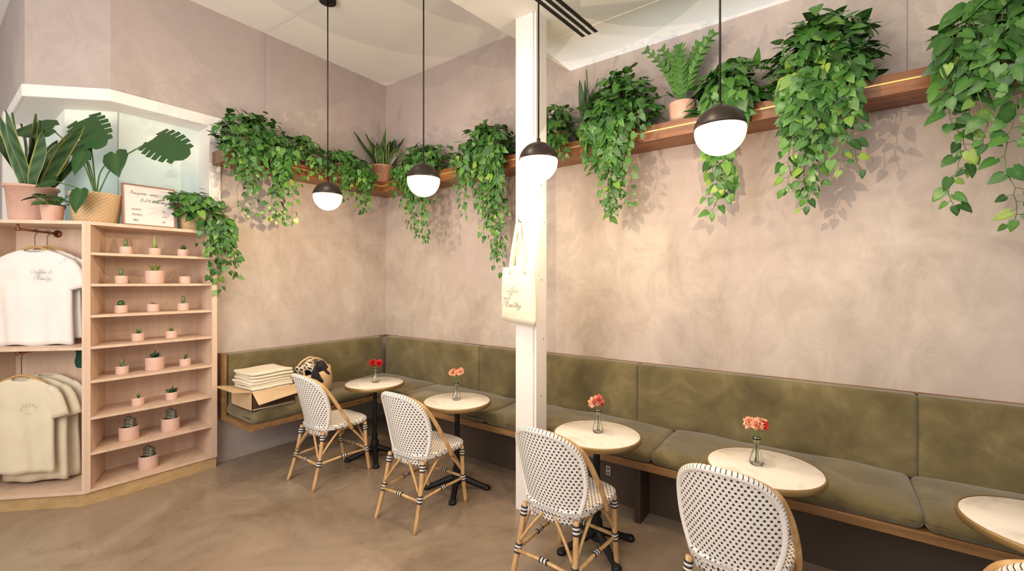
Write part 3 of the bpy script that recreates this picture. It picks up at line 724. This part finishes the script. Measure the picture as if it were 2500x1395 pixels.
# ---------------------------------------------------------------- wall shelves
sh=thing('wall_shelf','thick walnut wall shelf with brass inlay wrapping the corner','shelf')
b=MB(); b.box((XL,1.66,2.79),(-4.40,3.36,2.91)); b.obj('shelf_board',M_WALNUT_Y,sh,bevel=.003)
b=MB(); b.box((XL,3.36,2.79),(2.9,YB,2.91)); b.obj('shelf_board',M_WALNUT,sh,bevel=.003)
b=MB(); b.box((-4.402,1.75,2.855),(-4.396,3.355,2.863)); b.obj('brass_inlay',M_BRASSL,sh)
b=MB(); b.box((-4.40,3.354,2.855),(2.9,3.361,2.863)); b.obj('brass_inlay',M_BRASSL,sh)
b=MB(); b.box((XL,1.655,2.70),(XL+.012,1.69,2.79)); b.obj('bracket',M_WHITE,sh)

# ---------------------------------------------------------------- banquette
bq=thing('banquette_bench','built-in corner banquette with olive green velvet cushions and oak base','bench')
b=MB(); b.box((-4.66,1.71,.42),(-4.02,2.94,.47)); b.obj('seat_board',M_OAK,bq,bevel=.003)
b=MB(); b.box((-4.66,2.94,.42),(2.4,3.62,.47)); b.obj('seat_board',M_OAK,bq,bevel=.003)
b=MB(); b.box((-4.676,1.71,.471),(-4.54,1.735,1.035)); b.box((-4.676,1.735,1.02),(-4.645,3.6,1.03)); b.box((-4.676,3.615,1.02),(2.4,3.636,1.03)); b.obj('top_rail',M_OAK,bq)
def rum(ph,ax,amp=.006):
    def f(q):
        o=[i for i in range(3) if i!=ax]
        w=amp*(math.sin(q[o[0]]*7+ph)*math.cos(q[o[1]]*9+ph*2)+.6*math.sin(q[o[0]]*15+q[o[1]]*13+ph))
        q[ax]+= w*(1 if q[ax]*(1 if ax==2 else -1)>0 or ax==0 else .0)
        return q
    return f
for k,(y0,y1) in enumerate(((1.74,2.35),(2.35,2.94))):
    b=MB(); b.rbox((-4.305,(y0+y1)/2,.518),(.57,y1-y0+.004,.092),.040,bulge=.020,n=4,mid=10,fn=rum(k,2,.005)); b.obj('seat_cushion',M_OLIVE,bq)
for k,(x0,x1) in enumerate(((-4.60,-3.60),(-3.60,-2.45),(-2.45,-1.0),(-1.0,.36),(.36,1.8))):
    b=MB(); b.rbox(((x0+x1)/2,3.232,.518),(x1-x0+.004,.59,.092),.040,bulge=.020,n=4,mid=18,fn=rum(k*1.7,2,.005)); b.obj('seat_cushion',M_OLIVE,bq)
b=MB(); b.rbox((-4.605,2.62,.780),(.11,1.75,.50),.026,bulge=.014,mid=14,ax=0,fn=rum(.5,0,.003)); b.obj('back_cushion',M_OLIVE,bq)
for k,(x0,x1) in enumerate(((-4.54,-3.0),(-3.0,-1.3),(-1.3,.4),(.4,2.1))):
    b=MB(); b.rbox(((x0+x1)/2,3.565,.780),(x1-x0+.002,.11,.50),.026,bulge=.014,mid=16,ax=1,fn=rum(k*2.1,1,.003)); b.obj('back_cushion',M_OLIVE,bq)
b=MB(); b.box((-4.0,3.22,0),(2.4,3.27,.42)); b.obj('base_panel',mat('dark_base',(.07,.045,.03),.6),bq)
b=MB(); b.box((-1.14,3.03,0),(-1.10,3.22,.42)); b.obj('support_leg',mat('dark_support',(.05,.028,.018),.6),bq)
ou=thing('wall_outlet','cream double power outlet on the bench base panel','outlet',(-1.42,3.22,.235))
b=MB(); b.rbox((0,-.006,0),(.040,.012,.075),.005); b.obj('cover_plate',M_OUTLET,ou)
for z in(-.017,.017):
    b=MB(); b.box((-.007,-.014,z-.006),(.007,-.0121,z+.006)); b.obj('socket',M_DARK,ou)

# ---------------------------------------------------------------- copies
def copy_thing(src,loc,rz=0,label=None):
    n=src.copy(); COL.objects.link(n); n.location=loc; n.rotation_euler[2]=rz
    if label:n['label']=label
    def rec(a,bn):
        for c in list(a.children):
            if c==bn: continue
            k=c.copy(); COL.objects.link(k); k.parent=bn; k.matrix_parent_inverse=c.matrix_parent_inverse.copy(); rec(c,k)
    rec(src,n); return n

# ---------------------------------------------------------------- tables
tb=thing('bistro_table','round white marble bistro table with brass rim and black iron pedestal','table',(-3.594,2.66,0),0,'bistro tables along the bench')
b=MB(); b.lathe([(.001,.70),(.266,.70),(.269,.703),(.269,.7285),(.266,.730),(.001,.730)],64); b.obj('table_top',M_MARBLE,tb)
b=MB(); b.lathe([(.2695,.7),(.276,.7),(.279,.706),(.279,.726),(.276,.731),(.2695,.7305)],64); b.obj('rim',M_BRASS,tb)
b=MB(); b.lathe([(.001,.698),(.12,.698),(.12,.69),(.03,.67),(.021,.64),(.021,.62),(.021,.24),(.03,.22),(.024,.2),(.036,.17),(.04,.12),(.03,.08),(.045,.06),(.03,.045),(.001,.045)],24)
for k in range(4):
    a=math.pi/4+k*math.pi/2+.2; c,s_=math.cos(a),math.sin(a)
    pts=cr([(c*.02,s_*.02,.10),(c*.09,s_*.09,.075),(c*.16,s_*.16,.045),(c*.225,s_*.225,.022),(c*.25,s_*.25,.018)],4)
    b.tube(pts,[.028-.010*i/(len(pts)-1) for i in range(len(pts))],10)
    b.lathe([(.001,.03),(.02,.03),(.03,.018),(.03,0),(.001,0)],14,(c*.245,s_*.245,0))
b.obj('pedestal',M_BLACK,tb)
TABS=[(-3.594,2.66),(-2.505,2.66),(-1.234,2.61),(-.302,2.66),(.70,2.66)]
for p in TABS[1:]: copy_thing(tb,(*p,0),R.uniform(-.4,.4))

# ---------------------------------------------------------------- chairs
ch=thing('dining_chair','rattan bistro chair with black and white woven seat and back','chair',(-3.605,2.2,0),0,'woven bistro chairs along the tables')
b=MB(); n=48; vs=[];uv=[]
def se(t,k):
    e=2/3.6; c,s_=math.cos(t),math.sin(t)
    y=.235*math.copysign(abs(s_)**e,s_); x=.218*math.copysign(abs(c)**e,c)*(1+.12*y/.235); return x*k,y*k+.04
ringdef=[(.02,.480),(.3,.480),(.6,.482),(.85,.489),(.95,.492),(1.0,.482),(1.006,.468),(.99,.452),(.9,.446),(.02,.446)]
for (k,z) in ringdef:
    for j in range(n):
        x,y=se(2*math.pi*j/n,k); vs.append((x,y,z)); uv.append((x,y if z>.47 else z+y))
fs=[(i*n+j,i*n+(j+1)%n,(i+1)*n+(j+1)%n,(i+1)*n+j)[::-1] for i in range(len(ringdef)-1) for j in range(n)]
b.add(vs,fs,0,True,uv); b.obj('seat',M_WEAVE,ch)
ZK,ZT=.68,.925
BW=.208
def bw(z): 
    if z<ZK: return .135+(BW-.135)*math.sin(math.pi/2*(z-.40)/(ZK-.40))
    return BW*max(0,1-((z-ZK)/(ZT-ZK))**2.9)**(1/2.3)
def by(x,z): return -.170-.140*((z-.40)/.54)**1.15+2.1*x*x
b=MB(); vs=[];uv=[];U_=14
zs=[.40+(ZK-.40)*i/14 for i in range(14)]+[ZK+(ZT-ZK)*math.sin(math.pi/2*i/24)*.99999 for i in range(25)]
for z in zs:
    w=bw(z)
    for j in range(U_+1):
        x=w*(2*j/U_-1); vs.append((x,by(x,z),z)); uv.append((x,z))
fs=[(i*(U_+1)+j,i*(U_+1)+j+1,(i+1)*(U_+1)+j+1,(i+1)*(U_+1)+j) for i in range(len(zs)-1) for j in range(U_)]
b.add(vs,fs,0,True,uv)
br=b.obj('backrest',M_WEAVE,ch,solid=.014)
b=MB(); pts=[(-bw(z),by(bw(z),z),z) for z in zs[:-1]]+[(bw(z),by(bw(z),z),z) for z in zs[:-1][::-1]]
b.tube(pts,.017,8); b.obj('woven_border',M_BORDER,ch)
b=MB(); H=[(.228,.07,.43),(.235,.01,.53),(.232,-.065,.65),(.218,-.128,.755),(.184,-.188,.845),(.10,-.240,.896),(0,-.255,.908)]
b.tube(cr(H+[(-x,y,z) for (x,y,z) in H[:-1][::-1]],6),.0145,10)
b.obj('back_hoop',M_RATTAN,ch)
def top_(sx,sy): return Vector((sx*(.165 if sy<0 else .20),(-.165 if sy<0 else .215),.45))
def foot_(sx,sy): return Vector((sx*.195,sy*.27,0))
for (sx,sy) in((-1,-1),(1,-1),(1,1),(-1,1)):
    b=MB(); top=top_(sx,sy); ft=foot_(sx,sy)
    md=(top+ft)/2+Vector((0,-sy*.012,0))
    pts=cr([tuple(top),tuple(md),tuple(ft)],6); b.tube(pts,.0155,10)
    def onleg(z):
        for i in range(len(pts)-1):
            if pts[i].z>=z>=pts[i+1].z:
                t_=(pts[i].z-z)/(pts[i].z-pts[i+1].z); return pts[i].lerp(pts[i+1],t_)
        return pts[-1]
    for zc in(.20,.40):
        for i in range(5): b.tube([onleg(zc+.010*i-.020),onleg(zc+.010*i-.011)],.020,10,m=1 if i%2==0 else 2)
    b.obj('leg',[M_RATTAN,M_BIND_B,M_BIND_W],ch)
b=MB()
def lp(sx,sy,z):
    q=top_(sx,sy).lerp(foot_(sx,sy),1-z/.45); q.z=z; return q
cs_=[(-1,-1),(1,-1),(1,1),(-1,1)]
for i in range(4):
    A_=cs_[i];B_=cs_[(i+1)%4]
    p,q=lp(*A_,.20),lp(*B_,.20)
    b.tube([p,(p+q)/2+Vector((0,0,.006)),q],.0105,8)
    mid=(lp(*A_,.44)+lp(*B_,.44))/2
    for (s0) in (A_,B_):
        a0=lp(*s0,.24)
        b.tube(cr([tuple(a0.lerp(mid,.06)),tuple(a0.lerp(Vector((mid.x,mid.y,.36)),.35)+Vector((0,0,.05))),tuple(a0.lerp(mid,.75)+Vector((0,0,.035))),tuple(mid)],5),.009,8)
    mm=(p+q)/2
    dd=(q-p).normalized()
    for j in range(5): b.tube([mm+Vector((0,0,.006))+dd*(.010*j-.024),mm+Vector((0,0,.006))+dd*(.010*j-.015)],.0155,8,m=1 if j%2==0 else 2)
b.obj('cane_frame',[M_RATTAN,M_BIND_B,M_BIND_W],ch)
for (p,rz) in(((-2.49,2.27),.05),((-1.25,2.23),-.03),((-.36,2.26),-.07),((.60,2.14),.0)):
    copy_thing(ch,(*p,0),rz-0.0)

# ---------------------------------------------------------------- pendants
def lampsplit():
    T=thing('pendant_lamp','globe pendant lamp with dark bronze cap and glowing opal glass','lamp',(-3.66,2.21,2.47),0,'globe pendant lamps')
    r=.122
    b=MB(); b.lathe([(max(.0005,r*math.sin(a)),-r*math.cos(a)) for a in [math.radians(i*(96/18)) for i in range(19)]],40); b.obj('globe',M_GLOBE,T)
    r=.126; b=MB(); P=[(max(.0005,r*math.sin(a)),r*math.cos(a)) for a in [math.radians(i*(84/14)) for i in range(15)]]
    P+=[(r*math.sin(math.radians(84))-.006,r*math.cos(math.radians(84)))]
    b.lathe(P,40); b.tube([(0,0,.12),(0,0,.15)],.012,12); b.obj('cap',M_BRONZE,T)
    b=MB(); b.tube([(0,0,.14),(0,0,ZC-2.47-.02)],.0055,8); b.obj('cord',M_BLACK,T)
    b=MB(); b.lathe([(.001,0),(.07,0),(.072,-.03),(.001,-.03)],28,(0,0,ZC-2.47)); b.obj('canopy',M_BLACK,T)
    return T
l1=lampsplit()
l2=copy_thing(l1,(-2.503,2.291,2.47))
for p in((-1.527,2.375),(-.469,2.431)):
    T=copy_thing(l1,(*p,2.47))
    for c in T.children:
        if c.name.startswith('cord'):
            c.data=c.data.copy()
            for v in c.data.vertices:
                if v.co.z>1: v.co.z=ZS-2.47-.02
        if c.name.startswith('canopy'): c.location.z-= (ZC-ZS)
for p in ((-3.66,2.21),(-2.503,2.291),(-1.527,2.375),(-.469,2.431)):
    l=bpy.data.lights.new('globe_light','POINT'); l.energy=26; l.color=(1,.74,.46); l.shadow_soft_size=0
    o=bpy.data.objects.new('globe_light',l); COL.objects.link(o); o.location=(*p,2.47-.19)

# ---------------------------------------------------------------- vases & flowers
def vase(i,x,y,cols,hs):
    T=thing('bud_vase','slim clear glass bud vase on the marble table','vase',(x,y,.7305),0,'glass bud vases on tables')
    b=MB(); b.lathe([(.001,.002),(.030,.0),(.033,.006),(.034,.02),(.026,.05),(.014,.085),(.012,.11),(.016,.13),(.022,.142),(.0205,.1425),(.0145,.13),(.0105,.11),(.0125,.085),(.024,.05),(.031,.02),(.028,.008),(.001,.006)],28); b.obj('glass_body',M_GLASS,T)
    nm={'r':'red','p':'peach','c':'coral'}
    cn=' and '.join(sorted({nm[c] for c in cols}))
    Fw=thing('flower_bunch',f'{cn} carnations standing in a glass bud vase','flowers',(x,y,.7305),0,'carnations in bud vases')
    rr=random.Random(i)
    for k,c in enumerate(cols):
        a=k*2.4+i; q=Vector((math.cos(a)*.032*(len(cols)>1),math.sin(a)*.032*(len(cols)>1),hs+rr.uniform(-.025,.02)))
        b=MB(); b.tube(cr([(-q.x*.3,-q.y*.3,.01),(0,0,.12),tuple(q)],5),.002,5); b.obj('stem',M_STEM,Fw)
        b=MB(); rad=.032 if c!='r' or len(cols)<3 else .025
        for j in range(46):
            u=Vector((rr.gauss(0,1),rr.gauss(0,1),rr.gauss(.35,1))).normalized()
            leaf(b,q+u*rad*.25,u+Vector((rr.uniform(-.3,.3),rr.uniform(-.3,.3),.2)),Vector((rr.uniform(-1,1),rr.uniform(-1,1),rr.uniform(-1,1))),rad*rr.uniform(.8,1.1),(1,1,1),1.2,rr.uniform(-.4,.4))
        b.obj('blossom',{'r':M_RED,'p':M_PEACH,'c':M_CORAL}[c],Fw)
vase(1,-3.594,2.67,'rr',.20); vase(2,-2.52,2.67,'rpp',.21); vase(3,-1.235,2.63,'pcr',.20); vase(5,-.335,2.665,'pppr',.215)

# ---------------------------------------------------------------- tote bag on column
T=thing('tote_bag','natural canvas tote bag with black script lettering hanging on the column','bag',(-1.875,2.655,1.40),math.radians(-4))
b=MB()
n=24
rowsb=[(0,.150,.020),(.04,.160,.030),(.12,.163,.032),(.22,.160,.027),(.33,.155,.018),(.40,.150,.012),(.425,.148,.010)]
vs=[]
for i,(z,w,dp) in enumerate(rowsb):
    for j in range(n):
        a=2*math.pi*j/n; x=w*math.copysign(abs(math.cos(a))**.6,math.cos(a)); y=-.01+dp*math.sin(a)
        zz=z+(.012*math.sin(x*14) if i==6 else 0)-(.015*(x/.16) )*(1-z/.42)
        vs.append((x,min(y+.004*math.sin(x*40+z*14),.022),zz))
fs=[(i*n+j,i*n+(j+1)%n,(i+1)*n+(j+1)%n,(i+1)*n+j) for i in range(len(rowsb)-1) for j in range(n)]+[list(range(n))[::-1]]
b.add(vs,fs); b.obj('bag_body',M_CANVAS,T,solid=.002)
for (yy,sh_) in((-.022,0),(.004,.012)):
    b=MB(); pts=cr([(-.075,yy,.36),(-.055,yy,.50),(-.02,yy,.66),(.0+sh_,yy+.004,.755),(.022+sh_,yy,.66),(.05,yy,.50),(.07,yy,.36)],6)
    vs=[]
    for p in pts:
        p=Vector(p); dx=.013 if abs(p.z-.755)>.03 else .009
        vs+=[(p.x-dx,p.y,p.z),(p.x+dx,p.y,p.z)]
    b.add(vs,[(2*i,2*i+1,2*i+3,2*i+2) for i in range(len(pts)-1)]); b.obj('strap',M_CANVAS,T,solid=.003)
b=MB(); script(b,'Coffee',.042,-.125,.225,-.047,w=.0017); script(b,'and',.035,-.125,.175,-.047,w=.0017); script(b,'Planthy',.042,-.130,.120,-.047,w=.0017); b.obj('printed_lettering',M_INK,T)
hk=thing('wall_hook','small metal hook on the white column','hook',(-1.865,2.684,2.15))
b=MB(); b.tube(cr([(0,0,0),(0,-.045,-.005),(0,-.052,.02)],4),.005,8); b.obj('hook_arm',M_SCREW,hk)

# ---------------------------------------------------------------- box with folded cloths
bx=thing('cardboard_box','open cardboard box filled with folded canvas bags on the bench','box',(-4.29,1.945,.575))
b=MB(); w,l,h=.21,.19,.17
b.box((-w,-l,0),(w,l,.006)); b.box((-w,-l,0),(-w+.005,l,h)); b.box((w-.005,-l,0),(w,l,h)); b.box((-w,-l,0),(w,-l+.005,h)); b.box((-w,l-.005,0),(w,l,h)); b.obj('box_body',M_CARD,bx)
b=MB(); b.box((w,-l+.004,.02),(w+.0015,l-.004,h-.02)); b.obj('printed_panel',M_CARDD,bx)
def flap(vs):
    b=MB(); b.add(vs,[(0,1,2,3)],0,False); b.obj('flap',M_CARD,bx,solid=.005)
flap([(w,-l,h),(w,l,h),(w+.13,l+.05,h-.04),(w+.13,-l-.0,h-.09)])
flap([(-w,-l,h),(w,-l,h),(w-.02,-l-.14,h+.02),(-w,-l-.14,h+.02)])
rr=random.Random(3)
for i in range(12):
    z=.582+.0265*i
    f=MB(); ax_,ay_=rr.uniform(-.012,.012),rr.uniform(-.012,.012)
    ss=(.36,.34) if i<6 else (.35,.37)
    f.rbox((0,0,.0125),(ss[0],ss[1],.025),.012,bulge=.001,n=3,mid=5,fn=lambda q:[q[0],q[1],q[2]+.004*math.sin(q[0]*14+i)+.003*math.sin(q[1]*17)])
    o=f.obj('folded_tote_bag',M_CANVAS); o.location=(-4.29+ax_,1.945+ay_,z); o.rotation_euler[2]=rr.uniform(-.04,.04)
    tag(o,'folded natural canvas tote bag in a stack inside the box','folded bag','folded canvas bags in the box')
# straw basket
bs_=thing('straw_basket','slouchy woven straw basket bag resting on the bench','basket',(-4.26,2.42,.575))
b=MB()
n=36; prof=[(.001,0),(.13,0),(.165,.05),(.178,.12),(.172,.18),(.160,.235),(.150,.24),(.158,.18),(.165,.12),(.001,.11)]
vs=[];uv=[]
for i,(r_,z) in enumerate(prof):
    for j in range(n+1):
        a=2*math.pi*j/n; k=1+.05*math.sin(2*a+.5)+.03*math.sin(5*a)*(z/.27)
        vs.append((r_*k*math.cos(a)*.9,r_*k*math.sin(a),z*(1+.16*math.sin(a)))); uv.append((a*.18,z))
b.add(vs,[(i*(n+1)+j,i*(n+1)+j+1,(i+1)*(n+1)+j+1,(i+1)*(n+1)+j) for i in range(len(prof)-1) for j in range(n)],0,True,uv)
b.obj('basket_body',M_BASKET,bs_)
for sx in(-.04,.06):
    b=MB(); b.tube(cr([(sx,-.13,.19),(sx-.02,-.12,.30),(sx,-.02,.365),(sx-.02,.09,.31),(sx,.13,.23)],6),.010,8); b.obj('handle',M_BASKET,bs_)
sc_=thing('folded_scarf','crumpled black and cream checked fabric inside the straw basket','fabric',(-4.26,2.42,.69))
def crum(s):
    return lambda q:[q[0]+.02*math.sin(q[2]*38+q[1]*24+s),q[1]+.018*math.sin(q[0]*33+s),q[2]+.03*math.sin(q[0]*26+q[1]*31+s)-.25*abs(q[1])**1.3]
b=MB(); b.rbox((.03,.02,.12),(.22,.16,.12),.05,bulge=.01,n=4,mid=9,fn=crum(0)); b.rbox((.12,-.05,.09),(.10,.13,.12),.045,n=4,mid=8,fn=crum(2)); b.obj('dark_fabric',M_NAVY,sc_)
b=MB(); b.rbox((.0,-.06,.16),(.20,.15,.10),.045,n=4,mid=9,fn=crum(1)); b.rbox((.06,.09,.10),(.14,.08,.12),.035,n=4,mid=8,fn=crum(3)); b.obj('checked_fabric',M_CHECK,sc_)

# ---------------------------------------------------------------- lights
def area(loc,target,size,power,color,sy=None):  # added fill lights without fixtures in the room
    l=bpy.data.lights.new('fill_light','AREA'); l.energy=power; l.color=color; l.size=size
    if sy: l.shape='RECTANGLE'; l.size_y=sy
    o=bpy.data.objects.new('fill_light',l); COL.objects.link(o); o.location=loc
    o.rotation_euler=(Vector(target)-Vector(loc)).to_track_quat('-Z','Y').to_euler(); return o
def spot(loc,target,power,color,ang=80,rad=.13,blend=.9):
    l=bpy.data.lights.new('spot_light','SPOT'); l.energy=power; l.color=color; l.spot_size=math.radians(ang); l.spot_blend=blend; l.shadow_soft_size=rad
    o=bpy.data.objects.new('spot_light',l); COL.objects.link(o); o.location=loc
    o.rotation_euler=(Vector(target)-Vector(loc)).to_track_quat('-Z','Y').to_euler(); return o
area((-1.2,-1.6,2.9),(-2.8,2.6,1.3),2.6,72,(1,.925,.83),1.8)
area((.8,.3,3.4),(0,3.0,.6),1.6,25,(1,.925,.83))
area((-2.6,-.9,2.4),(-4.8,1.2,1.1),1.3,19,(1,.92,.83))  # added fill to brighten the cabinet
area((-2.4,-1.8,2.0),(-2.4,1.0,4.24),2.0,74,(1,.94,.87))  # added fill aimed upward to brighten the ceiling
WARM=(1,.83,.64)
spot((-1.0,1.5,3.52),(.35,3.64,1.9),60,WARM,95)
spot((-2.0,1.5,3.52),(-1.0,3.64,1.9),46,WARM,90)
spot((-3.0,1.6,4.05),(-3.4,3.64,2.0),44,WARM,85)
spot((-2.9,1.3,4.05),(-4.68,2.4,1.9),44,WARM,85)
w=bpy.data.worlds.new('world'); scene.world=w; w.use_nodes=True
bg=w.node_tree.nodes['Background']; bg.inputs[0].default_value=(1,.95,.89,1); bg.inputs[1].default_value=.64

# ---------------------------------------------------------------- camera
cd=bpy.data.cameras.new('camera'); cam=bpy.data.objects.new('camera',cd); COL.objects.link(cam)
cd.sensor_width=36; cd.sensor_fit='HORIZONTAL'; cd.lens=1076/2500*36; cd.shift_y=-.003
cam.location=(0,0,1.7); cam.rotation_euler=(math.pi/2,0,math.atan2(.5904,.8071))
scene.camera=cam
